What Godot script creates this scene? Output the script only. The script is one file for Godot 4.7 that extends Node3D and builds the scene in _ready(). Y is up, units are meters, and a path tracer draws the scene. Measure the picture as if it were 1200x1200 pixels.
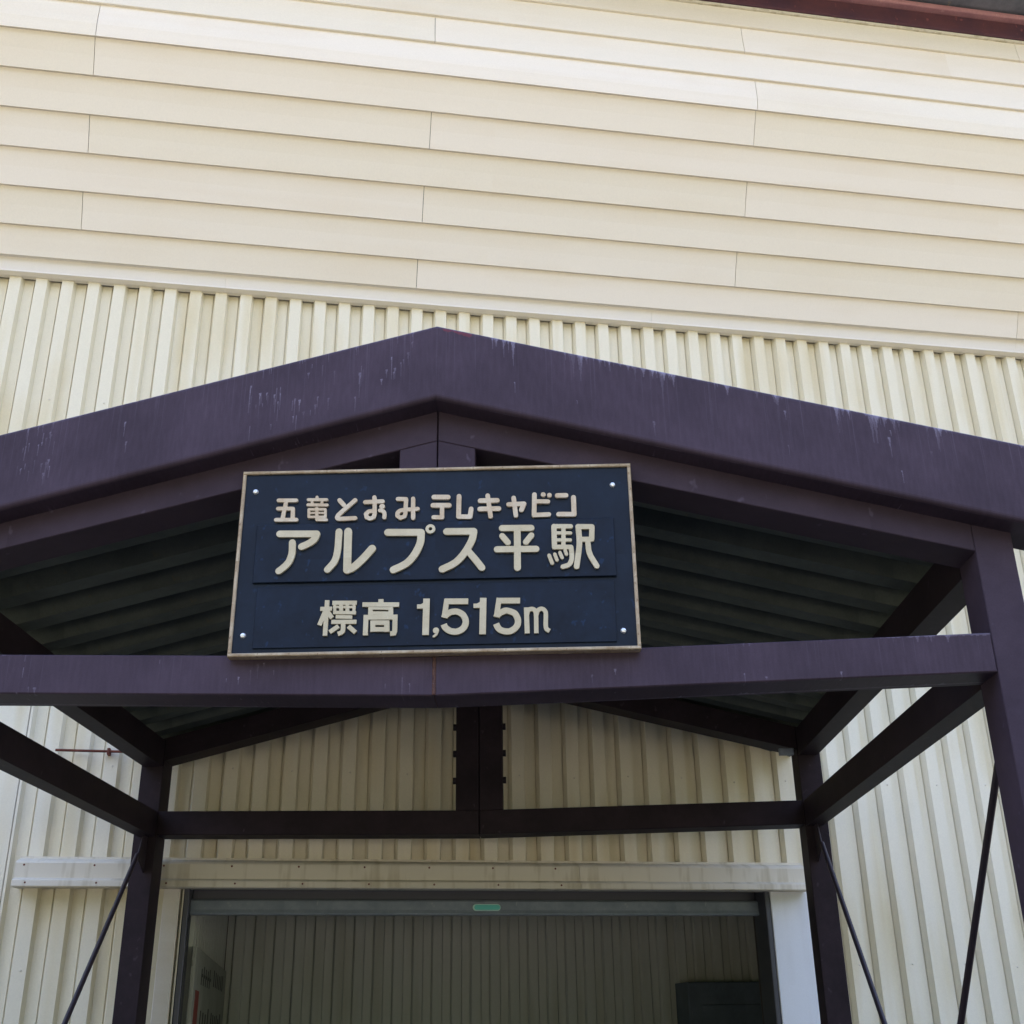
extends Node3D

const WALL_TURN := 0.18573          # the station wall stands askew to the porch
const WALL_AT := Vector3(0, 0, -2.76)
const W := 1.35                     # half the clear width between the porch posts
const PW := 0.095                   # width of a steel member
const REAR := -2.24                 # front face of the rear frame
const DEPTH := 0.125                # depth of a frame member
const TIE0 := 2.292
const TIE1 := 2.390
const SLOPE := 0.2545
const PITCH := 0.1315               # rib spacing of the wall cladding
const RIB := 0.038
const TRIM_Y := 5.161
const E := 0.197                    # exposed height of a siding board
const LEAN := 0.5302

var M := {}
var used := {}

# ---------------------------------------------------------------- helpers
func numbered(n: String, parent: Node) -> String:
	var key := str(parent.get_instance_id()) + n
	var k: int = used.get(key, 0)
	used[key] = k + 1
	return n if k == 0 else "%s_%03d" % [n, k]

func put(called: String, mesh: Mesh, mat: Material, parent: Node, pos := Vector3.ZERO, rot := Vector3.ZERO) -> MeshInstance3D:
	var o := MeshInstance3D.new()
	o.name = numbered(called, parent)
	o.mesh = mesh
	o.material_override = mat
	parent.add_child(o, true)
	o.position = pos
	o.rotation = rot
	return o

func thing(called: String, label: String, category: String, at := Vector3.ZERO, turn := 0.0) -> Node3D:
	var o := Node3D.new()
	o.name = numbered(called, self)
	add_child(o, true)
	o.position = at
	o.rotation.y = turn
	o.set_meta("label", label)
	o.set_meta("category", category)
	return o

func structure(o: Node) -> Node:
	o.set_meta("kind", "structure")
	return o

func quad(st: SurfaceTool, a: Vector3, b: Vector3, c: Vector3, d: Vector3, ua := Vector2.ZERO, ub := Vector2.ZERO, uc := Vector2.ZERO, ud := Vector2.ZERO) -> void:
	# corners clockwise as seen from outside
	var n := (c - a).cross(b - a).normalized()
	var ps := [a, b, c, a, c, d]
	var us := [ua, ub, uc, ua, uc, ud]
	for i in 6:
		st.set_normal(n)
		st.set_uv(us[i])
		st.add_vertex(ps[i])

func tri(st: SurfaceTool, a: Vector3, b: Vector3, c: Vector3, ua := Vector2.ZERO, ub := Vector2.ZERO, uc := Vector2.ZERO) -> void:
	var n := (c - a).cross(b - a).normalized()
	var ps := [a, b, c]
	var us := [ua, ub, uc]
	for i in 3:
		st.set_normal(n)
		st.set_uv(us[i])
		st.add_vertex(ps[i])

func begin() -> SurfaceTool:
	var st := SurfaceTool.new()
	st.begin(Mesh.PRIMITIVE_TRIANGLES)
	return st

# a convex outline in the xy plane, given counter-clockwise, made into a slab from z0 (back) to z1 (front) with chamfered rims
func slab_into(st: SurfaceTool, poly: PackedVector2Array, z0: float, z1: float, c: float, uvk := Vector3.ZERO) -> void:
	var n := poly.size()
	var inward := PackedVector2Array()
	for i in n:
		var p := poly[i]
		var d0 := (p - poly[(i + n - 1) % n]).normalized()
		var d1 := (poly[(i + 1) % n] - p).normalized()
		var n0 := Vector2(-d0.y, d0.x)
		var n1 := Vector2(-d1.y, d1.x)
		var b := (n0 + n1)
		inward.append(b / max(0.2, b.dot(n0)))
	# rims: one flat chamfer, or a rounded edge in four steps where it is wide
	var steps := 4 if c > 0.0095 else 1
	var rings := []                      # [inset, z, shift of v]
	for k in steps + 1:
		var t := PI / 2 * k / steps
		rings.append([c * (1.0 - sin(t)), z0 + c * (1.0 - cos(t)), -(z1 - z0)])
	for k in steps + 1:
		var t := PI / 2 * k / steps
		rings.append([c * (1.0 - cos(t)), z1 - c * (1.0 - sin(t)), 0.0])
	var loops := []
	for ring in rings:
		var loop := []
		for i in n:
			loop.append(V(poly[i] + inward[i] * float(ring[0]), float(ring[1])))
		loops.append(loop)
	var front: Array = loops[loops.size() - 1]
	var back: Array = loops[0]
	for i in range(1, n - 1):
		tri(st, front[0], front[i + 1], front[i], uv3(uvk, front[0], 0.0), uv3(uvk, front[i + 1], 0.0), uv3(uvk, front[i], 0.0))
		tri(st, back[0], back[i], back[i + 1], uv3(uvk, back[0], 0.0), uv3(uvk, back[i], 0.0), uv3(uvk, back[i + 1], 0.0))
	for k in loops.size() - 1:
		for i in n:
			var j := (i + 1) % n
			var s0: float = rings[k][2]
			var s1: float = rings[k + 1][2]
			quad(st, loops[k][i], loops[k + 1][i], loops[k + 1][j], loops[k][j], uv3(uvk, loops[k][i], s0), uv3(uvk, loops[k + 1][i], s1), uv3(uvk, loops[k + 1][j], s1), uv3(uvk, loops[k][j], s0))

func uv3(k: Vector3, p: Vector3, shift: float) -> Vector2:
	return uv_of(k, Vector2(p.x, p.y)) + (Vector2(0, shift / k.z) if k.z > 0.0 else Vector2.ZERO)

func uv_of(k: Vector3, p: Vector2) -> Vector2:
	# k.z > 0: along and down a sloping board whose top edge falls from k.x by k.y per metre and whose height is k.z
	return Vector2((p.x + 1.6) / 3.2, (k.x - k.y * absf(p.x) - p.y) / k.z) if k.z > 0.0 else p

func V(p: Vector2, z: float) -> Vector3:
	return Vector3(p.x, p.y, z)

func slab(poly: PackedVector2Array, z0: float, z1: float, c := 0.006, uvk := Vector3.ZERO) -> ArrayMesh:
	var st := begin()
	slab_into(st, poly, z0, z1, c, uvk)
	return st.commit()

func rect(x0: float, y0: float, x1: float, y1: float) -> PackedVector2Array:
	return PackedVector2Array([Vector2(x0, y0), Vector2(x1, y0), Vector2(x1, y1), Vector2(x0, y1)])

func box(x0: float, y0: float, z0: float, x1: float, y1: float, z1: float, c := 0.004) -> ArrayMesh:
	return slab(rect(x0, y0, x1, y1), z0, z1, c)

# a section in (z, y), listed so that the outside lies on its left going up, swept along x
func sweep(section: PackedVector2Array, x0: float, x1: float, closed := true) -> ArrayMesh:
	var st := begin()
	var n := section.size()
	for i in (n if closed else n - 1):
		var a := section[i]
		var b := section[(i + 1) % n]
		quad(st, Vector3(x0, a.y, a.x), Vector3(x0, b.y, b.x), Vector3(x1, b.y, b.x), Vector3(x1, a.y, a.x), Vector2(x0, a.y), Vector2(x0, b.y), Vector2(x1, b.y), Vector2(x1, a.y))
	if closed:
		var idx := Geometry2D.triangulate_polygon(section)
		for k in range(0, idx.size(), 3):
			var p := [section[idx[k]], section[idx[k + 1]], section[idx[k + 2]]]
			tri(st, Vector3(x0, p[0].y, p[0].x), Vector3(x0, p[1].y, p[1].x), Vector3(x0, p[2].y, p[2].x))
			tri(st, Vector3(x1, p[0].y, p[0].x), Vector3(x1, p[2].y, p[2].x), Vector3(x1, p[1].y, p[1].x))
	return st.commit()

# trapezoid ribbed sheet standing from y0 to y1; the ribs keep one count over the whole wall
func ribbed(x0: float, x1: float, y0: float, y1: float, phase := 0.12, pitch := PITCH, rib := RIB) -> ArrayMesh:
	var prof := PackedVector2Array()
	var knots := [[-0.0054, -rib], [-0.0050, -rib - 0.009], [-0.0005, -rib - 0.009], [0.0, -rib], [0.010, 0.0], [0.068, 0.0], [0.078, -rib]]
	var k0 := int(floor((x0 - phase) / pitch)) - 1
	var pts := []
	for k in range(k0, int(ceil((x1 - phase) / pitch)) + 1):
		for q in knots:
			pts.append(Vector2(phase + k * pitch + q[0] * pitch / PITCH, q[1]))
	for i in pts.size() - 1:
		var a: Vector2 = pts[i]
		var b: Vector2 = pts[i + 1]
		if b.x <= x0 or a.x >= x1:
			continue
		var ta: float = clamp((x0 - a.x) / (b.x - a.x), 0.0, 1.0)
		var tb: float = clamp((x1 - a.x) / (b.x - a.x), 0.0, 1.0)
		var pa := a.lerp(b, ta)
		var pb := a.lerp(b, tb)
		if prof.is_empty():
			prof.append(pa)
		prof.append(pb)
	var st := begin()
	for i in prof.size() - 1:
		var a := prof[i]
		var b := prof[i + 1]
		quad(st, Vector3(a.x, y0, a.y), Vector3(a.x, y1, a.y), Vector3(b.x, y1, b.y), Vector3(b.x, y0, b.y))
		quad(st, Vector3(b.x, y0, b.y - 0.001), Vector3(b.x, y1, b.y - 0.001), Vector3(a.x, y1, a.y - 0.001), Vector3(a.x, y0, a.y - 0.001))
		quad(st, Vector3(a.x, y0, a.y - 0.001), Vector3(a.x, y0, a.y), Vector3(b.x, y0, b.y), Vector3(b.x, y0, b.y - 0.001))
	return st.commit()

func tube(a: Vector3, b: Vector3, r: float, sides := 12) -> ArrayMesh:
	var st := begin()
	var d := (b - a).normalized()
	var u := d.cross(Vector3.UP if absf(d.y) < 0.9 else Vector3.RIGHT).normalized()
	var v := d.cross(u)
	for i in sides:
		var t0 := TAU * i / sides
		var t1 := TAU * (i + 1) / sides
		var p0 := u * cos(t0) + v * sin(t0)
		var p1 := u * cos(t1) + v * sin(t1)
		var ps := [a + p0 * r, b + p0 * r, b + p1 * r, a + p0 * r, b + p1 * r, a + p1 * r]
		var ns := [p0, p0, p1, p0, p1, p1]
		for k in 6:
			st.set_normal(ns[k])
			st.set_uv(Vector2.ZERO)
			st.add_vertex(ps[k])
		tri(st, a, a + p0 * r, a + p1 * r)
		tri(st, b, b + p1 * r, b + p0 * r)
	return st.commit()

func dome_head(r: float, h: float) -> ArrayMesh:
	# a screw head lying on the xy plane and facing +z
	var st := begin()
	var n := 10
	for i in n:
		var t0 := TAU * i / n
		var t1 := TAU * (i + 1) / n
		var e0 := Vector3(cos(t0), sin(t0), 0) * r
		var e1 := Vector3(cos(t1), sin(t1), 0) * r
		var m0 := e0 * 0.7 + Vector3(0, 0, h * 0.75)
		var m1 := e1 * 0.7 + Vector3(0, 0, h * 0.75)
		quad(st, e0, m0, m1, e1)
		tri(st, m0, Vector3(0, 0, h), m1)
	return st.commit()

# ---------------------------------------------------------------- materials
func plain(c: Color, rough := 0.6, metal := 0.0) -> StandardMaterial3D:
	var m := StandardMaterial3D.new()
	m.albedo_color = c
	m.roughness = rough
	m.metallic = metal
	return m

func mapped(img: Image, metres: float, rough := 0.6, spec := 0.3) -> StandardMaterial3D:
	var m := StandardMaterial3D.new()
	img.generate_mipmaps()
	m.albedo_texture = ImageTexture.create_from_image(img)
	m.roughness = rough
	m.metallic_specular = spec
	m.uv1_triplanar = true
	m.uv1_scale = Vector3.ONE / metres
	return m

func noise(seed_: int, freq: float, oct := 4) -> FastNoiseLite:
	var n := FastNoiseLite.new()
	n.seed = seed_
	n.noise_type = FastNoiseLite.TYPE_SIMPLEX_SMOOTH
	n.frequency = freq
	n.fractal_octaves = oct
	return n

# mottled paint: two tones, fine grain and a few scuffs of a third colour
func mottled(seed_: int, a: Color, b: Color, grain: float, scuff: Color, scuff_share: float, stretch := 1.0, size := 512) -> Image:
	var img := Image.create(size, size, false, Image.FORMAT_RGB8)
	var n1 := noise(seed_, 0.008)
	var n2 := noise(seed_ + 1, 0.05, 3)
	var n3 := noise(seed_ + 2, 0.03, 3)
	var rng := RandomNumberGenerator.new()
	rng.seed = seed_
	for y in size:
		for x in size:
			var fx := float(x)
			var fy := float(y) * stretch
			var t: float = clamp(0.5 + n1.get_noise_2d(fx, fy) * 0.8 + n2.get_noise_2d(fx, fy) * 0.3, 0.0, 1.0)
			var c := a.lerp(b, t)
			c = c * (1.0 + rng.randf_range(-grain, grain))
			var s := n3.get_noise_2d(fx * 1.3, fy * 0.9 + 700.0)
			if scuff_share > 0.0 and s > 0.62 - scuff_share:
				c = c.lerp(scuff, clamp((s - 0.62 + scuff_share) * 5.0, 0.0, 0.6))
			img.set_pixel(x, y, c)
	return img

# weathered paint of the roof edge: u runs along the porch front, v from the top edge; chalky runs hang from the top, thicker on the right
func run_print(seed_: int, h: int, runs: int, ridge: bool) -> Image:
	var w := 2048
	var img := Image.create(w, h, false, Image.FORMAT_RGB8)
	var n1 := noise(seed_, 0.006)
	var n2 := noise(seed_ + 5, 0.06, 3)
	var n3 := noise(seed_ + 9, 0.012, 2)
	var rng := RandomNumberGenerator.new()
	rng.seed = seed_
	var base := Color8(72, 62, 74)
	for y in h:
		for x in w:
			var t := n1.get_noise_2d(x, y) * 0.12 + n2.get_noise_2d(x * 2.0, y * 0.3) * 0.06 + rng.randf_range(-0.03, 0.03)
			img.set_pixel(x, y, base * (1.0 + t))
	var chalk := Color8(142, 138, 158)
	for k in runs:
		var x0 := rng.randi_range(4, w - 12)
		var right := x0 > 1040
		# runs come in clusters
		if n3.get_noise_2d(x0, 0.0) < (0.0 if right else 0.12) + rng.randf_range(-0.1, 0.1):
			continue
		var wide := rng.randi_range(3, 11)
		var long_ := int(h * rng.randf_range(0.05, 0.2) * (2.0 if rng.randf() < 0.2 else 1.0))
		var y0 := 0
		if not right or rng.randf() < 0.12:
			y0 = int(rng.randf_range(0.12, 0.8) * h) if rng.randf() < 0.75 else 0
			wide = rng.randi_range(1, 4)
		var strength := rng.randf_range(0.25, 0.95)
		for y in range(y0, min(h, y0 + long_)):
			var f := 1.0 - float(y - y0) / long_
			var ww := int(max(1.0, wide * (f * f + 0.2)))
			for x in range(x0 - ww / 2, x0 - ww / 2 + ww):
				img.set_pixel(x, y, img.get_pixel(x, y).lerp(chalk, strength * (0.4 + 0.6 * f) * rng.randf_range(0.5, 1.0)))
	for k in runs / 5:
		var x0 := rng.randi_range(0, w - 3)
		var long_ := int(h * rng.randf_range(0.4, 0.95))
		for y in long_:
			img.set_pixel(x0, y, img.get_pixel(x0, y).lerp(chalk, 0.10 * (1.0 - float(y) / long_) + 0.04))
	# bare reddish primer by the ridge, and a worn pale top rim
	for x in range(1034, 1084 if ridge else 1034):
		for y in range(5, 11 + int(5.0 * n2.get_noise_2d(x, 9.0))):
			img.set_pixel(x, y, img.get_pixel(x, y).lerp(Color8(120, 62, 72), 0.7))
	for x in w:
		for y in range(0, 3 + int(3.0 * (n2.get_noise_2d(x, 50.0) + 0.4))):
			img.set_pixel(x, y, img.get_pixel(x, y).lerp(chalk, 0.4))
	return img

# cream sheet steel with faint vertical dirt runs
func sheet_print(seed_: int, base: Color, dirt: Color, amount: float, along_x := false) -> Image:
	var s := 768
	var img := Image.create(s, s, false, Image.FORMAT_RGB8)
	var n1 := noise(seed_, 0.02, 4)
	var n2 := noise(seed_ + 3, 0.004, 3)
	var rng := RandomNumberGenerator.new()
	rng.seed = seed_
	for y in s:
		for x in s:
			var fx := float(x)
			var fy := float(y)
			var run := n1.get_noise_2d(fx, fy * 0.05) if not along_x else n1.get_noise_2d(fx * 0.03, fy)
			var t: float = clamp(run * 0.9 + n2.get_noise_2d(fx, fy) * 0.7 - 0.05, 0.0, 1.0)
			var c := base.lerp(dirt, t * amount) * (1.0 + rng.randf_range(-0.012, 0.012))
			img.set_pixel(x, y, c)
	return img

func make_materials() -> void:
	M.clad = mapped(sheet_print(11, Color8(230, 224, 203), Color8(190, 168, 110), 0.42), 3.1, 0.5)
	M.clad_in = mapped(sheet_print(12, Color8(204, 208, 200), Color8(166, 166, 144), 0.5), 3.1, 0.55)
	M.siding = []
	for k in 4:
		M.siding.append(mapped(sheet_print(21 + k, Color8(240 - k, 233 - k, 221 - k * 2), Color8(225, 212, 190), 0.45, true), 2.7 + 0.3 * k, 0.55))
	M.trim = mapped(sheet_print(31, Color8(233, 228, 218), Color8(214, 205, 188), 0.4, true), 2.2, 0.5)
	M.hood = mapped(sheet_print(33, Color8(218, 212, 196), Color8(150, 138, 110), 0.65), 0.9, 0.5)
	M.white = mapped(sheet_print(35, Color8(222, 226, 230), Color8(202, 204, 206), 0.4), 1.7, 0.45)
	M.weld = mapped(mottled(77, Color8(104, 76, 66), Color8(70, 52, 54), 0.08, Color8(140, 136, 150), 0.14), 0.12, 0.7)
	M.core = plain(Color8(70, 66, 60), 0.9)
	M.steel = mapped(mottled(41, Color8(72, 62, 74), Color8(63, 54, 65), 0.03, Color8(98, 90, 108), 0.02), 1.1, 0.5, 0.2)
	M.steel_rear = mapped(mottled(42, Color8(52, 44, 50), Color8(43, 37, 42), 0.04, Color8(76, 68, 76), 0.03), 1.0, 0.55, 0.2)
	M.deck = mapped(mottled(43, Color8(98, 105, 99), Color8(76, 83, 79), 0.05, Color8(104, 98, 76), 0.05), 1.3, 0.55)
	M.roof_edge = plain(Color.WHITE, 0.5)
	M.roof_edge.metallic_specular = 0.2
	M.roof_edge.albedo_texture = ImageTexture.create_from_image(run_print(51, 160, 640, true))
	M.tie = plain(Color.WHITE, 0.5)
	M.tie.metallic_specular = 0.2
	M.tie.albedo_texture = ImageTexture.create_from_image(run_print(58, 72, 150, false))
	M.navy = mapped(mottled(61, Color8(22, 34, 50), Color8(15, 25, 39), 0.05, Color8(28, 48, 76), 0.08), 0.7, 0.4, 0.3)
	M.navy_plate = mapped(mottled(62, Color8(20, 33, 51), Color8(13, 23, 37), 0.05, Color8(30, 54, 86), 0.14), 0.6, 0.4, 0.3)
	M.letter = [mapped(mottled(63, Color8(214, 202, 180), Color8(196, 176, 148), 0.05, Color8(176, 146, 112), 0.08), 0.35, 0.55),
		mapped(mottled(64, Color8(208, 198, 170), Color8(196, 184, 154), 0.03, Color8(216, 210, 190), 0.05), 0.5, 0.55),
		mapped(mottled(65, Color8(204, 194, 166), Color8(192, 180, 150), 0.03, Color8(214, 208, 188), 0.05), 0.5, 0.55)]
	M.frame = mapped(mottled(66, Color8(196, 182, 158), Color8(158, 138, 112), 0.06, Color8(104, 76, 54), 0.14), 0.3, 0.45)
	M.bright = plain(Color8(225, 228, 232), 0.3, 0.6)
	M.dark_bolt = plain(Color8(48, 42, 48), 0.5, 0.3)
	M.rod = plain(Color8(44, 36, 44), 0.5)
	M.rust = mapped(mottled(71, Color8(124, 72, 58), Color8(92, 54, 46), 0.06, Color8(150, 96, 80), 0.1), 0.5, 0.7)
	M.gutter = mapped(mottled(72, Color8(100, 66, 74), Color8(80, 58, 72), 0.04, Color8(160, 100, 100), 0.12), 1.6, 0.5)
	M.gutter_lip = mapped(mottled(73, Color8(190, 142, 146), Color8(166, 122, 130), 0.05, Color8(206, 166, 166), 0.1), 0.8, 0.5)
	M.soffit = mapped(mottled(74, Color8(124, 126, 136), Color8(98, 102, 112), 0.04, Color8(160, 144, 116), 0.12), 1.4, 0.7)
	M.rail = plain(Color8(66, 68, 78), 0.4, 0.4)
	M.shutter = mapped(mottled(75, Color8(136, 146, 158), Color8(116, 126, 138), 0.03, Color8(156, 164, 172), 0.03), 0.9, 0.42)
	M.emblem = plain(Color8(92, 196, 190), 0.4)
	M.emblem_rim = plain(Color8(186, 226, 220), 0.4)
	M.concrete = mapped(mottled(81, Color8(172, 171, 166), Color8(150, 149, 145), 0.05, Color8(88, 86, 82), 0.1), 3.0, 0.9)
	M.gravel = mapped(mottled(82, Color8(208, 196, 168), Color8(192, 178, 148), 0.08, Color8(172, 158, 128), 0.08), 4.0, 0.95)
	M.asphalt = mapped(mottled(86, Color8(70, 68, 66), Color8(54, 53, 52), 0.10, Color8(84, 82, 78), 0.08), 3.0, 0.95)
	M.forest = mapped(mottled(87, Color8(64, 76, 40), Color8(44, 58, 30), 0.2, Color8(90, 90, 46), 0.12), 30.0, 0.95, 0.1)
	M.cabinet = mapped(mottled(83, Color8(108, 118, 128), Color8(96, 106, 116), 0.04, Color8(122, 130, 136), 0.03), 1.0, 0.5)
	M.board = plain(Color.WHITE, 0.6)
	M.red = plain(Color8(140, 56, 46), 0.6)
	M.ink = plain(Color8(66, 66, 62), 0.6)
	M.board_panel = mapped(mottled(84, Color8(178, 180, 170), Color8(164, 166, 156), 0.03, Color8(120, 118, 104), 0.06), 1.0, 0.6)

# ---------------------------------------------------------------- the station wall
func lean_point(v: float, d: float) -> Vector2:
	# (z, y) on the leaning siding, v up along it and d out from it
	return Vector2(v * sin(LEAN) + d * cos(LEAN), TRIM_Y + v * cos(LEAN) - d * sin(LEAN))

func build_station() -> void:
	var b := thing("station_building", "cream station building with horizontal siding over ribbed metal cladding behind the porch", "building", WALL_AT, WALL_TURN)
	# body behind the sheets
	put("wall", box(-4.2, 0, -0.25, -1.312, 5.4, -0.065), M.core, b)
	put("wall", box(1.342, 0, -0.25, 5.2, 5.4, -0.065), M.core, b)
	put("wall", box(-1.312, 2.14, -0.25, 1.342, 5.4, -0.065), M.core, b)
	put("wall", box(-4.2, 0, -6.2, -4.0, 7.2, -0.25), M.clad, b)
	put("wall", box(5.0, 0, -6.2, 5.2, 7.2, -0.25), M.clad, b)
	put("wall", box(-4.0, 0, -6.2, 5.0, 7.2, -6.0), M.clad, b)
	# core behind the siding
	var back := PackedVector2Array()
	for q in [lean_point(0.0, -0.02), lean_point(1.24, -0.02)]:
		back.append(q)
	back.append(Vector2(0.63, 7.2))
	back.append(Vector2(0.40, 7.2))
	back.append(Vector2(0.40, 6.3))
	back.append(Vector2(-0.20, TRIM_Y + 0.1))
	back.reverse()
	put("siding_backing", sweep(back, -4.2, 5.2), M.core, b)
	# ribbed cladding, one part per sheet
	var x := 0.12 - 5 * PITCH * 6
	var i := 0
	while x < 4.9:
		var x1 := x + 5 * PITCH
		var off := 0.0015 * (i % 2)
		if x1 <= -2.0575:
			put("cladding_sheet", ribbed(x, x1, 3.3, 5.19), M.clad, b, Vector3(0, 0, off))
		elif x < -2.0575:
			put("cladding_sheet", ribbed(x, x1, 3.3, 5.19), M.clad, b, Vector3(0, 0, off))
			put("cladding_sheet", ribbed(-2.0575, x1, 0.05, 3.3), M.clad, b, Vector3(0, 0, off))
		else:
			put("cladding_sheet", ribbed(x, x1, 2.14, 5.19), M.clad, b, Vector3(0, 0, off))
			if x1 <= -1.312 or x >= 1.56:
				put("cladding_sheet", ribbed(x, x1, 0.05, 2.14), M.clad, b, Vector3(0, 0, off))
			elif x < -1.312:
				put("cladding_sheet", ribbed(x, -1.312, 0.05, 2.14), M.clad, b, Vector3(0, 0, off))
			elif x1 > 1.56:
				put("cladding_sheet", ribbed(1.56, x1, 0.05, 2.14), M.clad, b, Vector3(0, 0, off))
		x = x1
		i += 1
	put("flat_panel", box(-4.2, 0.05, -0.04, -2.0605, 3.27, -0.002, 0.003), M.clad, b)
	put("flat_panel", box(-4.2, 3.27, -0.04, -2.0605, 3.305, 0.012, 0.003), M.trim, b)
	put("jamb_panel", box(-1.398, 0.05, -0.04, -1.328, 2.112, 0.004, 0.003), M.trim, b)
	put("jamb_panel", box(1.343, 0.05, -0.04, 1.575, 2.112, 0.004, 0.003), M.white, b)
	# trim under the siding: a pale strip that covers the sheet ends
	var tr := PackedVector2Array([Vector2(-0.02, 5.172), Vector2(0.012, 5.172), Vector2(0.036, 5.182), Vector2(0.036, 5.19), Vector2(0.052, 5.255), Vector2(0.07, 5.262), Vector2(0.02, 5.262), Vector2(-0.02, 5.23)])
	tr.reverse()
	for s in [[-4.2, -1.4], [-1.3992, 0.96], [0.9608, 3.2], [3.2008, 5.2]]:
		put("trim_strip", sweep(tr, s[0], s[1]), M.trim, b)
	# siding boards
	var lip := 0.020
	for row in 10:
		var v0 := 0.0
		var v1 := 0.0
		var sec := PackedVector2Array()
		if row == 0:
			v0 = 0.118
			v1 = 1.4027 * E
		elif row <= 5:
			v0 = (1.4027 + row - 1) * E
			v1 = v0 + E
		if row <= 5:
			sec = PackedVector2Array([lean_point(v0, 0.0), lean_point(v0, lip - 0.003), lean_point(v0 + 0.002, lip), lean_point(v0 + 0.1, 0.0095), lean_point(v1 + 0.004, 0.004), lean_point(v1 + 0.004, 0.0)])
		else:
			var zk := lean_point((1.4027 + 5) * E, 0.0).x + 0.022
			var y0 := lean_point((1.4027 + 5) * E, 0.0).y + (row - 6) * E
			if row == 6:
				var v6 := (1.4027 + 5) * E
				sec = PackedVector2Array([lean_point(v6, 0.0), lean_point(v6, lip - 0.003), lean_point(v6 + 0.002, lip), lean_point(v6 + 0.022, 0.013), Vector2(zk + 0.005, y0 + 0.042), Vector2(zk + 0.009, y0 + 0.062), Vector2(zk + 0.0095, y0 + 0.085), Vector2(zk + 0.004, y0 + E + 0.004), Vector2(zk - 0.004, y0 + E + 0.004), Vector2(zk - 0.004, y0 + 0.06)])
			else:
				sec = PackedVector2Array([Vector2(zk - 0.002, y0), Vector2(zk + lip - 0.003, y0), Vector2(zk + lip, y0 + 0.002), Vector2(zk + 0.009, y0 + 0.1), Vector2(zk + 0.004, y0 + E + 0.004), Vector2(zk - 0.002, y0 + E + 0.004)])
		sec.reverse()
		# joints stand at every second place from row to row
		var first := [-3.955, -2.146, -3.945, -2.124, -3.93, -2.11, -2.105, -3.93, -2.15, -3.97][row] as float
		var step := 3.575
		var cuts := [-4.2]
		var j := first
		while j < 5.2:
			if j > -4.15:
				cuts.append(j)
			j += step
		cuts.append(5.2)
		for k in cuts.size() - 1:
			put("siding_board", sweep(sec, cuts[k] + 0.0015, cuts[k + 1] - 0.0015), M.siding[(row * 3 + k * 2) % 4], b)
	# eave at the top of the wall
	var zt := lean_point((1.4027 + 5) * E, 0.0).x + 0.02
	put("eave_flashing", box(-4.2, 6.985, zt - 0.1, 5.2, 7.003, zt + 0.024, 0.003), M.hood, b)
	put("eave_board", box(-4.2, 7.003, zt - 0.1, 5.2, 7.130, zt + 0.035, 0.006), M.gutter, b)
	put("gutter", box(-4.2, 7.130, zt - 0.1, 5.2, 7.165, zt + 0.075, 0.012), M.gutter_lip, b)
	put("soffit", box(-4.3, 7.175, zt - 0.1, 5.3, 7.205, zt + 0.52, 0.004), M.soffit, b)
	put("roof", box(-4.3, 7.206, -6.3, 5.3, 7.42, zt + 0.54, 0.01), M.soffit, b)
	# rain hood over the shutter opening
	var hs := PackedVector2Array([Vector2(-0.03, 2.106), Vector2(0.104, 2.100), Vector2(0.108, 2.104), Vector2(0.106, 2.126), Vector2(0.102, 2.130), Vector2(0.076, 2.139), Vector2(0.078, 2.200), Vector2(0.070, 2.209), Vector2(0.004, 2.227), Vector2(0.004, 2.236), Vector2(-0.03, 2.236)])
	hs.reverse()
	var hood := put("rain_hood", sweep(hs, -2.004, 0.42), M.hood, b)
	var hood2 := put("rain_hood", sweep(hs, 0.4215, 1.512), M.hood, b)
	var st := begin()
	var head := dome_head(0.0045, 0.003)
	for k in 9:
		var hx := -1.97 + k * 0.285
		st.append_from(head, 0, Transform3D(Basis.IDENTITY, Vector3(hx, 2.192, 0.0775)))
		st.append_from(head, 0, Transform3D(Basis.IDENTITY, Vector3(hx + 0.02, 2.117, 0.1065)))
	var sc := put("screw_heads", st.commit(), M.rust, hood)
	sc.set_meta("kind", "stuff")
	# fixing screws of the cladding
	var st2 := begin()
	var rng := RandomNumberGenerator.new()
	rng.seed = 7
	for yy in [1.78, 2.62, 3.55, 4.45]:
		for k in range(-22, 34, 2):
			var hx := 0.12 + (k + 0.3) * PITCH + 0.006
			if hx < -2.9 or hx > 4.4 or (yy < 2.2 and hx > -1.35 and hx < 1.6):
				continue
			if yy < 3.0 and hx < -2.06:
				continue
			st2.append_from(head, 0, Transform3D(Basis.IDENTITY, Vector3(hx, yy + rng.randf_range(-0.01, 0.01), 0.0016)))
	var sc2 := put("screw_heads", st2.commit(), M.hood, b)
	sc2.set_meta("kind", "stuff")
	# nails along the lowest siding board
	var st3 := begin()
	for k in 22:
		var q := lean_point(0.135, 0.0125)
		st3.append_from(head, 0, Transform3D(Basis(Vector3.RIGHT, LEAN), Vector3(-2.9 + k * 0.36, q.y, q.x)))
	var sc3 := put("screw_heads", st3.commit(), M.dark_bolt, b)
	sc3.set_meta("kind", "stuff")
	# the room behind the shutter opening
	put("interior_wall", ribbed(-1.277, 2.6, 0.01, 2.9, -1.277 + 0.04, 0.126, 0.02), M.clad_in, b, Vector3(0, 0, -2.6))
	put("interior_wall", ribbed(0.25, 2.6, 0.01, 2.9, 0.25, 0.1315, 0.03), M.clad_in, b, Vector3(-1.277, 0, 0), Vector3(0, PI / 2, 0))
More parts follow.
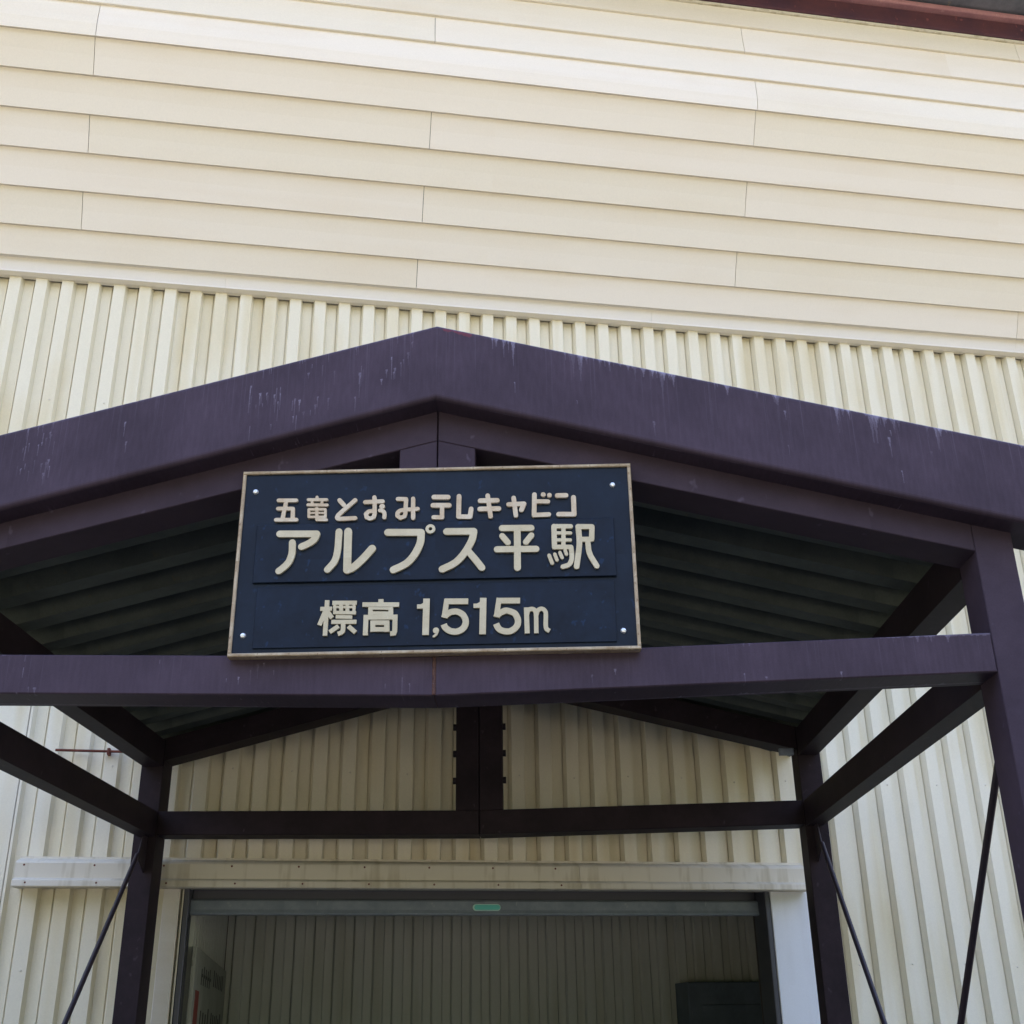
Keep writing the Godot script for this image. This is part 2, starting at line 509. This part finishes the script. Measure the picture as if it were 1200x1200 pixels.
	put("interior_wall", ribbed(-2.6, -0.25, 0.01, 2.9), M.clad_in, b, Vector3(2.6, 0, 0), Vector3(0, -PI / 2, 0))
	put("interior_wall", box(-1.40, 0, -2.8, 2.75, 3.0, -2.67), M.core, b)
	put("interior_wall", box(-1.42, 0, -2.64, -1.34, 3.0, -0.25), M.core, b)
	put("interior_wall", box(2.67, 0, -2.64, 2.75, 3.0, -0.25), M.core, b)
	put("ceiling", box(-1.42, 2.9, -2.64, 2.75, 3.05, -0.25), M.core, b)
	put("floor", box(-1.42, 0.002, -2.64, 2.75, 0.012, -0.04, 0.002), M.concrete, b)
	# rusty pipe on the wall
	var pipe := put("pipe", tube(Vector3(-1.92, 2.687, 0.035), Vector3(-1.48, 2.685, 0.035), 0.0058), M.rust, b)
	put("clip", box(-1.70, 2.672, 0.0, -1.688, 2.70, 0.044, 0.002), M.rust, pipe)

	# roller shutter, rolled up, in the opening
	var sh := thing("roller_shutter", "grey roller shutter rolled up under the rain hood with a small teal label", "shutter", WALL_AT + Basis(Vector3.UP, WALL_TURN) * Vector3(0.015, 0, -0.1), WALL_TURN)
	var bar := put("bottom_bar", sweep(flip([Vector2(-0.03, 2.008), Vector2(0.006, 2.008), Vector2(0.01, 2.016), Vector2(0.004, 2.03), Vector2(0.004, 2.066), Vector2(-0.004, 2.074), Vector2(-0.03, 2.074)]), -1.306, 1.304), M.shutter, sh)
	put("slat_curtain", box(-1.30, 2.076, -0.03, 1.30, 2.36, -0.02, 0.002), M.rail, sh)
	put("guide_rail", box(-1.326, 0.012, -0.06, -1.303, 2.12, 0.10, 0.003), M.rail, sh)
	put("guide_rail", box(1.302, 0.012, -0.06, 1.326, 2.12, 0.10, 0.003), M.rail, sh)
	var em := put("label_plate", pill(0.0645, 0.0145, 0.004), M.emblem_rim, sh, Vector3(0.006, 2.041, 0.0055))
	put("label_face", pill(0.059, 0.0105, 0.002), M.emblem, em, Vector3(0.002, 0, 0.0035))

	# printed board on the left wall inside
	var bd := thing("notice_board", "pale two-panel notice board with red block and dark lettering inside the shutter opening", "notice board", WALL_AT + Basis(Vector3.UP, WALL_TURN) * Vector3(-1.277, 0, -1.35), WALL_TURN + PI / 2)
	# local x runs from the opening towards the back of the room
	put("panel", box(-1.16, 0.95, 0.004, -0.106, 1.885, 0.024, 0.003), M.board_panel, bd)
	put("panel", box(-0.10, 0.95, 0.004, 1.08, 1.885, 0.024, 0.003), M.board_panel, bd)
	put("red_block", box(-1.06, 1.50, 0.0245, -0.86, 1.71, 0.0262, 0.0005), M.red, bd)
	var mr := RandomNumberGenerator.new()
	mr.seed = 19
	for k in 5:
		put("printed_mark", box(-0.80 + k * 0.13, 1.74, 0.0245, -0.76 + k * 0.13, 1.83 - mr.randf() * 0.02, 0.0256, 0.0003), M.ink, bd)
		put("printed_mark", box(-0.75 + k * 0.13, 1.775, 0.0245, -0.71 + k * 0.13, 1.79, 0.0256, 0.0003), M.ink, bd)
	for k in 4:
		put("printed_mark", box(-0.70 + k * 0.16, 1.30, 0.0245, -0.64 + k * 0.16, 1.66 - mr.randf() * 0.04, 0.0256, 0.0003), M.ink, bd)
	for k in 6:
		put("printed_mark", box(0.02 + k * 0.14, 1.76, 0.0245, 0.07 + k * 0.14, 1.85 - mr.randf() * 0.03, 0.0256, 0.0003), M.ink, bd)
		put("printed_mark", box(0.02 + k * 0.14, 1.55, 0.0245, 0.08 + k * 0.14, 1.64 - mr.randf() * 0.03, 0.0256, 0.0003), M.ink, bd)

	# dark cabinet at the back of the room
	var cb := thing("dark_cabinet", "dark steel cabinet with a recessed door against the back wall inside", "cabinet", WALL_AT + Basis(Vector3.UP, WALL_TURN) * Vector3(2.0, 0, -2.42), WALL_TURN)
	put("body", box(-0.37, 0.012, -0.16, 0.45, 1.80, 0.12, 0.008), M.cabinet, cb)
	var cd := put("door", box(-0.285, 0.1, 0.1215, 0.40, 1.665, 0.130, 0.004), M.cabinet, cb)
	put("handle", box(0.32, 0.95, 0.131, 0.345, 1.1, 0.15, 0.004), M.rail, cd)

func flip(a: Array) -> PackedVector2Array:
	var p := PackedVector2Array(a)
	p.reverse()
	return p

func pill(hx: float, r: float, depth: float) -> ArrayMesh:
	var p := PackedVector2Array()
	for k in 9:
		var t := -PI / 2 + PI * k / 8
		p.append(Vector2(hx - r + r * cos(t), r * sin(t)))
	for k in 9:
		var t := PI / 2 + PI * k / 8
		p.append(Vector2(-hx + r + r * cos(t), r * sin(t)))
	return slab(p, 0, depth, 0.0012)

# ---------------------------------------------------------------- the porch
func build_canopy() -> void:
	var c := thing("entrance_canopy", "brown steel gabled porch standing in front of the station wall", "canopy")
	var gable0 := 2.603            # underside of a gable beam at the posts
	for f in 2:
		var zf: float = 0.0 if f == 0 else REAR
		var sag: float = 0.033 if f == 0 else 0.019
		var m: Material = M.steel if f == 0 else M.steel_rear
		for s: float in [-1.0, 1.0]:
			# posts
			var p := put("post", slab(ordered([Vector2(s * W, 0), Vector2(s * (W + PW), 0), Vector2(s * (W + PW), gable0 - SLOPE * PW + 0.0985), Vector2(s * W, gable0 + 0.0985)]), zf - DEPTH, zf, 0.002), m, c)
			put("base_plate", box(min(s * (W - 0.04), s * (W + PW + 0.04)), 0.002, zf - DEPTH - 0.04, max(s * (W - 0.04), s * (W + PW + 0.04)), 0.014, zf + 0.04, 0.003), m, p)
			# tie beams in two halves that meet, a little low, at the middle
			put("tie_beam", slab(ordered([Vector2(s * 0.0015, TIE0 - sag), Vector2(s * (W - 0.001), TIE0), Vector2(s * (W - 0.001), TIE1), Vector2(s * 0.0015, TIE1 - sag)]), zf - DEPTH + 0.004, zf, 0.003, Vector3(TIE1, 0.0, 0.135) if f == 0 else Vector3.ZERO), M.tie if f == 0 else m, c)
			# gable beams
			put("gable_beam", slab(ordered([Vector2(s * 0.0015, gable0 + SLOPE * W), Vector2(s * (W - 0.0006), gable0), Vector2(s * (W - 0.0006), gable0 + 0.098), Vector2(s * 0.0015, gable0 + SLOPE * W + 0.098)]), zf - DEPTH + 0.002, zf, 0.002), m, c)
			# king posts, one on each half
			var k0 := TIE1 - sag
			var kp := put("king_post", slab(ordered([Vector2(s * 0.0015, k0 + 0.0005), Vector2(s * 0.099, k0 + 0.0005 + 0.099 * sag / W), Vector2(s * 0.099, gable0 + SLOPE * (W - 0.099) - 0.0005), Vector2(s * 0.0015, gable0 + SLOPE * W - 0.0005)]), zf - DEPTH + 0.004, zf, 0.002), m, c)
			if f == 1:
				for k in 3:
					put("bolt", tube(Vector3(s * 0.098, 2.50 + k * 0.115, zf - 0.03), Vector3(s * 0.113, 2.50 + k * 0.115, zf - 0.03), 0.015, 6), M.dark_bolt, kp)
	# the weld where the front tie beam halves meet
	put("weld", box(-0.005, TIE0 - 0.031, -DEPTH, 0.004, TIE1 - 0.034, 0.0025, 0.002), M.weld, c)
	# side beams
	for s: float in [-1.0, 1.0]:
		var a := s * 1.352
		var b := s * 1.420
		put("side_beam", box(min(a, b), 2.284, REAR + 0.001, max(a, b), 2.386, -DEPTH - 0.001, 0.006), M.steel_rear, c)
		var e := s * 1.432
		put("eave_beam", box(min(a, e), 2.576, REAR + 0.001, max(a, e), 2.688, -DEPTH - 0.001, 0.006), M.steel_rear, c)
		# crossed tie rods in each side bay with their lugs
		var rx := s * 1.398
		var r1 := put("tie_rod", tube(Vector3(rx - s * 0.012, 2.20, REAR + 0.10), Vector3(rx - s * 0.012, 0.14, -0.34), 0.0095), M.rod, c)
		var r2 := put("tie_rod", tube(Vector3(rx + s * 0.012, 2.18, -0.20), Vector3(rx + s * 0.012, 0.14, REAR - 0.0), 0.0095), M.rod, c)
		put("lug", slab(PackedVector2Array([Vector2(-0.05, -0.07), Vector2(0.05, -0.02), Vector2(0.0, 0.075), Vector2(-0.05, 0.075)]), -0.004, 0.004, 0.002), M.rod, r1, Vector3(rx - s * 0.012, 2.21, REAR + 0.052), Vector3(0, -PI / 2, 0))
		put("lug", slab(PackedVector2Array([Vector2(-0.05, -0.02), Vector2(0.05, -0.07), Vector2(0.05, 0.075), Vector2(0.0, 0.075)]), -0.004, 0.004, 0.002), M.rod, r2, Vector3(rx + s * 0.012, 2.19, -DEPTH - 0.04), Vector3(0, -PI / 2, 0))
		# roof sheets: flutes run down the slope
		put("roof_sheet", deck(s), M.deck, c)
		put("wall_flashing", wall_flashing(s), M.deck, c)
		# low board along the eave
		var ex := s * 1.442
		var ex2 := s * 1.50
		put("eave_board", box(min(ex, ex2), 2.785, REAR - 0.10, max(ex, ex2), 2.90, -0.091, 0.006), M.steel, c)
	# roof edge: the front board bent over the ridge
	var top := 3.258
	var half := 1.54
	var drop := 0.266 * half
	var edge := PackedVector2Array([Vector2(0, top - 0.2245), Vector2(half, top - 0.2245 - drop), Vector2(half, top - drop), Vector2(0, top), Vector2(-half, top - drop), Vector2(-half, top - 0.2245 - drop)])
	put("roof_edge_board", slab(edge, -0.09, 0.075, 0.012, Vector3(top, 0.266, 0.2245)), M.roof_edge, c)
	# small bracket hanging at the end of the rear gable beam
	put("bracket", box(1.27, 2.575, REAR + 0.002, 1.33, 2.603, REAR + 0.03, 0.004), M.shutter, c)

func ordered(a: Array) -> PackedVector2Array:
	var p := PackedVector2Array(a)
	if Geometry2D.is_polygon_clockwise(p):
		p.reverse()
	return p

# one slope of the fluted roof
func deck(s: float) -> ArrayMesh:
	var st := begin()
	var ridge := 3.052
	var prof := []
	var z := -0.092
	while z > REAR - 0.1:
		for q in [[0.0, 0.0], [0.075, 0.0], [0.105, 0.075], [0.175, 0.075], [0.205, 0.0]]:
			prof.append(Vector2(z - q[0], q[1]))
		z -= 0.205
	for i in prof.size() - 1:
		var a: Vector2 = prof[i]
		var b: Vector2 = prof[i + 1]
		if a.is_equal_approx(b):
			continue
		var x1 := s * 1.46
		for t in 2:
			var up := 0.0012 * t
			var pa := Vector3(0, ridge + a.y + up, a.x)
			var pb := Vector3(0, ridge + b.y + up, b.x)
			var pc := Vector3(x1, ridge - SLOPE * 1.46 + b.y + up, b.x)
			var pd := Vector3(x1, ridge - SLOPE * 1.46 + a.y + up, a.x)
			if (t == 0) == (s > 0):
				quad(st, pa, pb, pc, pd)
			else:
				quad(st, pa, pd, pc, pb)
	return st.commit()

# plain sheet that closes the wedge between the roof and the askew wall
func wall_flashing(s: float) -> ArrayMesh:
	var st := begin()
	var lo := []
	var hi := []
	for p in [Vector2(0, REAR - 0.05), Vector2(s * 1.5, REAR - 0.05), Vector2(s * 1.5, wall_z(s * 1.5)), Vector2(0, wall_z(0))]:
		var y: float = 3.052 + 0.0785 - SLOPE * absf(p.x)
		lo.append(Vector3(p.x, y, p.y))
		hi.append(Vector3(p.x, y + 0.006, p.y))
	if s < 0:
		lo.reverse()
		hi.reverse()
	quad(st, hi[3], hi[2], hi[1], hi[0])
	quad(st, lo[0], lo[1], lo[2], lo[3])
	for k in 4:
		var n := (k + 1) % 4
		quad(st, lo[k], hi[k], hi[n], lo[n])
	return st.commit()

func wall_z(x: float) -> float:
	# just behind the ribs of the wall, in the porch's own axes
	return WALL_AT.z - x * tan(WALL_TURN) - 0.05

# wooded slopes across the valley, facing the station
func ridge_mesh() -> ArrayMesh:
	var st := begin()
	var n := noise(91, 0.03, 4)
	var cols := 48
	var rows := 8
	var grid := []
	for i in cols + 1:
		var a := lerpf(-1.45, 1.45, float(i) / cols)
		var line := []
		for k in rows + 1:
			var t := float(k) / rows
			var d := 55.0 + 45.0 * t
			var h := 24.0 * sin(t * 2.2) * (1.0 + 0.35 * n.get_noise_2d(i * 6.0, 3.0)) + (3.0 * n.get_noise_2d(i * 9.0, k * 12.0) if k > 0 else -0.5)
			line.append(Vector3(sin(a) * d, h, cos(a) * d))
		grid.append(line)
	for i in cols:
		for k in rows:
			quad(st, grid[i][k], grid[i + 1][k], grid[i + 1][k + 1], grid[i][k + 1])
	return st.commit()

# ---------------------------------------------------------------- the sign
func make_letter(sign_: Node3D, row: int, rounded: bool, strokes: Array) -> void:
	var L := CSGCombiner3D.new()
	L.name = numbered("letter", sign_)
	var base: float = [0.0245, 0.0315, 0.0285][row]
	var thick: float = [0.007, 0.007, 0.006][row]
	for s in strokes:
		# worked out in millimetres, where arcs come out smooth
		var half: float = s[0] * 0.5
		var line := PackedVector2Array()
		for k in range(1, s.size(), 2):
			var q := Vector2(s[k], s[k + 1] + 30.0)
			if line.is_empty() or line[line.size() - 1].distance_to(q) > 0.4:
				line.append(q)
		if line.size() < 2:
			line.append(line[0] + Vector2(0.5, 0))
		for poly in Geometry2D.offset_polyline(smoothed(line), half, Geometry2D.JOIN_ROUND if rounded else Geometry2D.JOIN_MITER, Geometry2D.END_ROUND if rounded else Geometry2D.END_BUTT):
			var hole := Geometry2D.is_polygon_clockwise(poly)
			var out := PackedVector2Array()
			for q in poly:
				if out.is_empty() or out[out.size() - 1].distance_to(q * 0.001) > 0.0003:
					out.append(q * 0.001)
			if hole:
				out.reverse()
			var p := CSGPolygon3D.new()
			p.polygon = out
			p.depth = thick + (0.004 if hole else 0.0)
			p.position.z = base + thick + (0.002 if hole else 0.0)
			p.operation = CSGShape3D.OPERATION_SUBTRACTION if hole else CSGShape3D.OPERATION_UNION
			p.material = M.letter[row]
			L.add_child(p, true)
	sign_.add_child(L, true)

# a stroke with its gentle bends rounded; sharp corners stay
func smoothed(line: PackedVector2Array) -> PackedVector2Array:
	var n := line.size()
	var out := PackedVector2Array()
	for i in n - 1:
		var a := line[i]
		var b := line[i + 1]
		var d := b - a
		var ta := d
		var tb := d
		if i > 0 and absf((a - line[i - 1]).angle_to(d)) < 0.9:
			ta = (b - line[i - 1]) * 0.5
			ta = ta.normalized() * min(ta.length(), d.length())
		if i < n - 2 and absf(d.angle_to(line[i + 2] - b)) < 0.9:
			tb = (line[i + 2] - a) * 0.5
			tb = tb.normalized() * min(tb.length(), d.length())
		var steps := 1 if ta == d and tb == d else 5
		for k in steps:
			var t := float(k) / steps
			out.append(a * (2 * t * t * t - 3 * t * t + 1) + ta * (t * t * t - 2 * t * t + t) + b * (-2 * t * t * t + 3 * t * t) + tb * (t * t * t - t * t))
	out.append(line[n - 1])
	return out

func make_ring(sign_: Node3D, x: int, y: int, r: float, w: float) -> void:
	var st := begin()
	var n := 28
	var c := Vector2(x, y) * 0.001 + Vector2(0, 0.030)
	for i in n:
		var d0 := Vector2.from_angle(TAU * i / n)
		var d1 := Vector2.from_angle(TAU * (i + 1) / n)
		var ro := (r + w / 2) * 0.001
		var ri := (r - w / 2) * 0.001
		var z0 := 0.0315
		var z1 := 0.0385
		quad(st, V(c + d0 * ri, z1), V(c + d1 * ri, z1), V(c + d1 * ro, z1), V(c + d0 * ro, z1))
		quad(st, V(c + d0 * ro, z0), V(c + d0 * ro, z1), V(c + d1 * ro, z1), V(c + d1 * ro, z0))
		quad(st, V(c + d1 * ri, z0), V(c + d1 * ri, z1), V(c + d0 * ri, z1), V(c + d0 * ri, z0))
	put("letter", st.commit(), M.letter[1], sign_)

func build_sign() -> void:
	var board := thing("station_sign", "navy station name sign with raised cream Japanese lettering on the porch gable", "sign", Vector3(0.0005, 2.604, 0.002))
	put("panel", box(-0.493, -0.242, 0.002, 0.493, 0.242, 0.024, 0.002), M.navy, board)
	put("name_plate", box(-0.452, -0.060, 0.0245, 0.449, 0.097, 0.031, 0.0015), M.navy_plate, board)
	put("height_plate", box(-0.440, -0.228, 0.0245, 0.442, -0.070, 0.028, 0.001), M.navy_plate, board)
	for s: float in [-1.0, 1.0]:
		put("frame_strip", box(-0.499, s * 0.244 - 0.0042, 0.0, 0.499, s * 0.244 + 0.0042, 0.031, 0.002), M.frame, board)
		put("frame_strip", box(s * 0.4948 - 0.0042, -0.2396, 0.0, s * 0.4948 + 0.0042, 0.2396, 0.0305, 0.002), M.frame, board)
	for q in [Vector2(-0.464, 0.192), Vector2(0.451, 0.190), Vector2(0.459, -0.200), Vector2(-0.466, -0.194)]:
		put("screw", dome_head(0.0075, 0.006), M.bright, board, Vector3(q.x, q.y, 0.0245))
	make_letter(board, 0, true, [[10.1, -402, 134, -357, 133], [10.1, -402, 111, -364, 110, -363, 81], [10.1, -405, 80, -353, 79], [10.1, -382, 133, -389, 81]])
	make_letter(board, 0, true, [[7.4, -304, 141, -304, 135], [8.1, -326, 134, -279, 133], [6.7, -317, 131, -314, 121], [6.7, -290, 130, -292, 121], [8.1, -326, 120, -277, 118], [6.7, -323, 107, -281, 106, -280, 85, -322, 86, -323, 107], [4.7, -323, 97, -280, 96], [8.1, -303, 110, -301, 78, -277, 77]])
	make_letter(board, 0, true, [[11.1, -246, 131, -234, 117], [11.1, -206, 130, -246, 91, -250, 83, -246, 79, -204, 80]])
	make_letter(board, 0, true, [[11.1, -180, 124, -136, 125], [10.7, -157, 137, -155, 92, -157, 82, -166, 78, -175, 82, -177, 91, -169, 98, -155, 98], [10.1, -142, 100, -134, 98, -130, 92, -130, 80], [13.4, -137, 111, -136, 111]])
	make_letter(board, 0, true, [[10.7, -97, 131, -76, 130, -77, 90, -79, 82, -89, 78, -97, 84, -96, 93, -88, 99, -46, 102], [10.7, -58, 131, -57, 77]])
	make_letter(board, 0, true, [[12.7, -5, 134, 31, 133], [12.7, -7, 111, 34, 110], [11.3, 16, 111, 16, 77, -5, 78]])
	make_letter(board, 0, true, [[12.0, 59, 135, 58, 78, 87, 77, 90, 99]])
	make_letter(board, 0, true, [[12.7, 113, 121, 156, 121], [12.7, 112, 98, 160, 98], [11.7, 132, 135, 139, 77]])
	make_letter(board, 0, true, [[12.0, 185, 109, 224, 110, 217, 93], [11.7, 198, 127, 203, 78]])
	make_letter(board, 0, true, [[12.0, 251, 135, 249, 78, 286, 79], [11.3, 250, 116, 285, 115], [11.7, 273, 135, 274, 134], [11.7, 289, 133, 289, 132]])
	make_letter(board, 0, true, [[12.4, 309, 131, 331, 131], [12.4, 350, 125, 350, 78, 311, 79]])
	make_letter(board, 1, true, [[17.7, -391, 38, -298, 36, -303, 22, -314, 12, -334, 2], [16.9, -358, 14, -357, -14, -363, -37, -374, -51, -387, -62]])
	make_letter(board, 1, true, [[16.9, -242, 41, -243, -8, -249, -38, -266, -61], [19.4, -219, 41, -217, -63, -203, -57, -180, -35, -157, -7]])
	make_letter(board, 1, true, [[18.4, -119, 36, -35, 34, -37, 6, -51, -26, -71, -49, -102, -65]])
	make_letter(board, 1, true, [[17.9, 29, 35, 97, 34, 92, 10, 73, -25, 50, -50, 19, -66], [17.1, 82, -18, 101, -42, 117, -64]])
	make_letter(board, 1, true, [[16.3, 168, 41, 241, 40], [14.8, 168, 20, 182, 2], [14.8, 241, 20, 227, 2], [16.3, 155, -16, 252, -17], [17.1, 206, 40, 205, -66]])
	make_letter(board, 1, true, [[13.2, 298, 43, 298, -13], [11.7, 298, 43, 340, 42], [8.5, 299, 25, 339, 24], [8.5, 298, 6, 338, 5], [11.7, 299, -13, 339, -14, 340, -43, 333, -60, 317, -66], [10.9, 322, 42, 320, -13], [9.3, 284, -35, 291, -56], [8.5, 298, -32, 303, -48], [8.5, 311, -28, 316, -42], [8.5, 324, -22, 327, -33], [13.2, 358, 41, 393, 40, 391, 6, 361, 6], [14.0, 359, 41, 360, -6, 351, -66], [13.2, 381, 6, 384, -31, 401, -66]])
	make_letter(board, 2, false, [[10.4, -279, -162, -250, -162], [10.9, -263, -140, -264, -231], [10.9, -265, -164, -279, -204], [10.9, -261, -169, -249, -186], [10.4, -250, -147, -190, -148], [5.9, -248, -158, -192, -159], [8.4, -247, -172, -191, -174], [6.9, -244, -147, -243, -175], [9.4, -229, -147, -227, -174], [9.4, -213, -147, -212, -174], [7.4, -197, -148, -196, -176], [8.9, -240, -183, -200, -185], [10.4, -250, -196, -189, -197], [10.9, -221, -196, -221, -219, -225, -224, -233, -227], [10.9, -232, -207, -253, -222], [10.9, -208, -208, -190, -224]])
	make_letter(board, 2, false, [[12.4, -131, -140, -131, -152], [11.4, -176, -153, -86, -155], [6.4, -161, -163, -101, -165], [8.4, -161, -175, -100, -177], [10.9, -156, -160, -155, -180], [11.4, -106, -161, -106, -181], [12.4, -172, -186, -89, -187], [11.9, -166, -185, -166, -232], [11.9, -95, -187, -95, -222, -97, -228, -106, -229], [11.4, -154, -200, -109, -201], [11.4, -154, -217, -108, -218], [11.9, -149, -195, -148, -223], [12.9, -115, -196, -114, -224]])
	make_letter(board, 2, false, [[15.9, -19, -141, -20, -234], [10.8, -42, -161, -26, -161], [11.4, -31, -161, -22, -155, -16, -143]])
	make_letter(board, 2, true, [[14.6, 5, -223, 5, -223], [5.7, 9, -225, 6, -233, 0, -238]])
	make_letter(board, 2, false, [[14.6, 26, -149, 83, -150], [12.7, 31, -143, 25, -189], [15.3, 25, -191, 26, -188, 32, -182, 38, -178, 46, -176, 55, -176, 63, -179, 70, -184, 74, -190, 77, -198, 77, -206, 75, -213, 70, -220, 64, -224, 56, -227, 48, -227, 40, -225, 33, -221, 27, -215, 24, -208]])
	make_letter(board, 2, false, [[15.9, 120, -142, 118, -235], [10.8, 96, -162, 111, -162], [11.4, 106, -162, 116, -156, 122, -144]])
	make_letter(board, 2, false, [[14.6, 153, -150, 210, -151], [12.7, 159, -143, 152, -190], [15.3, 152, -192, 153, -189, 159, -183, 166, -179, 174, -176, 182, -177, 190, -180, 197, -184, 201, -191, 204, -199, 204, -207, 202, -214, 197, -221, 190, -226, 183, -229, 174, -229, 166, -227, 159, -223, 154, -216, 151, -209]])
	make_letter(board, 2, false, [[12.1, 225, -169, 226, -235], [10.8, 226, -186, 230, -176, 237, -173, 244, -175, 248, -184, 248, -235], [10.8, 249, -187, 253, -177, 261, -173, 268, -176, 272, -184, 271, -215, 273, -225, 280, -230]])
	make_ring(board, -12, 43, 8.5, 7.8)

func _ready() -> void:
	var cam := Camera3D.new()
	cam.name = "camera"
	cam.position = Vector3(0.2403, 1.519, 2.7358)
	cam.rotation = Vector3(0.4186, 0.0172, -0.0142)
	cam.fov = 47.26
	cam.near = 0.05
	cam.far = 400.0
	add_child(cam)
	cam.current = true
	var sky_mat := ProceduralSkyMaterial.new()
	sky_mat.sky_top_color = Color(0.52, 0.63, 0.86)
	sky_mat.sky_horizon_color = Color(0.92, 0.93, 0.94)
	sky_mat.sky_curve = 0.35
	sky_mat.ground_bottom_color = Color(0.30, 0.30, 0.30)
	sky_mat.ground_horizon_color = Color(0.60, 0.62, 0.63)
	var sky := Sky.new()
	sky.sky_material = sky_mat
	var env := Environment.new()
	env.background_mode = Environment.BG_SKY
	env.sky = sky
	env.tonemap_mode = Environment.TONE_MAPPER_LINEAR
	env.tonemap_exposure = 3.3
	env.sdfgi_enabled = true
	env.ssao_enabled = true
	env.ssil_enabled = true
	var we := WorldEnvironment.new()
	we.name = "world_environment"
	we.environment = env
	add_child(we)
	var sun := DirectionalLight3D.new()
	sun.name = "sun"
	sun.light_energy = 1.5
	sun.light_color = Color(1.0, 0.96, 0.90)
	sun.light_angular_distance = 0.5
	sun.shadow_enabled = true
	add_child(sun)
	sun.look_at_from_position(Vector3(-5, 9, -8), Vector3.ZERO)

	make_materials()
	var g := PlaneMesh.new()
	g.size = Vector2(600, 600)
	structure(put("ground", g, M.gravel, self))
	var apron := PlaneMesh.new()
	apron.size = Vector2(44, 12)
	structure(put("pavement", apron, M.asphalt, self, Vector3(0, 0.004, 3.0)))
	structure(put("hills", ridge_mesh(), M.forest, self))
	build_station()
	build_canopy()
	build_sign()
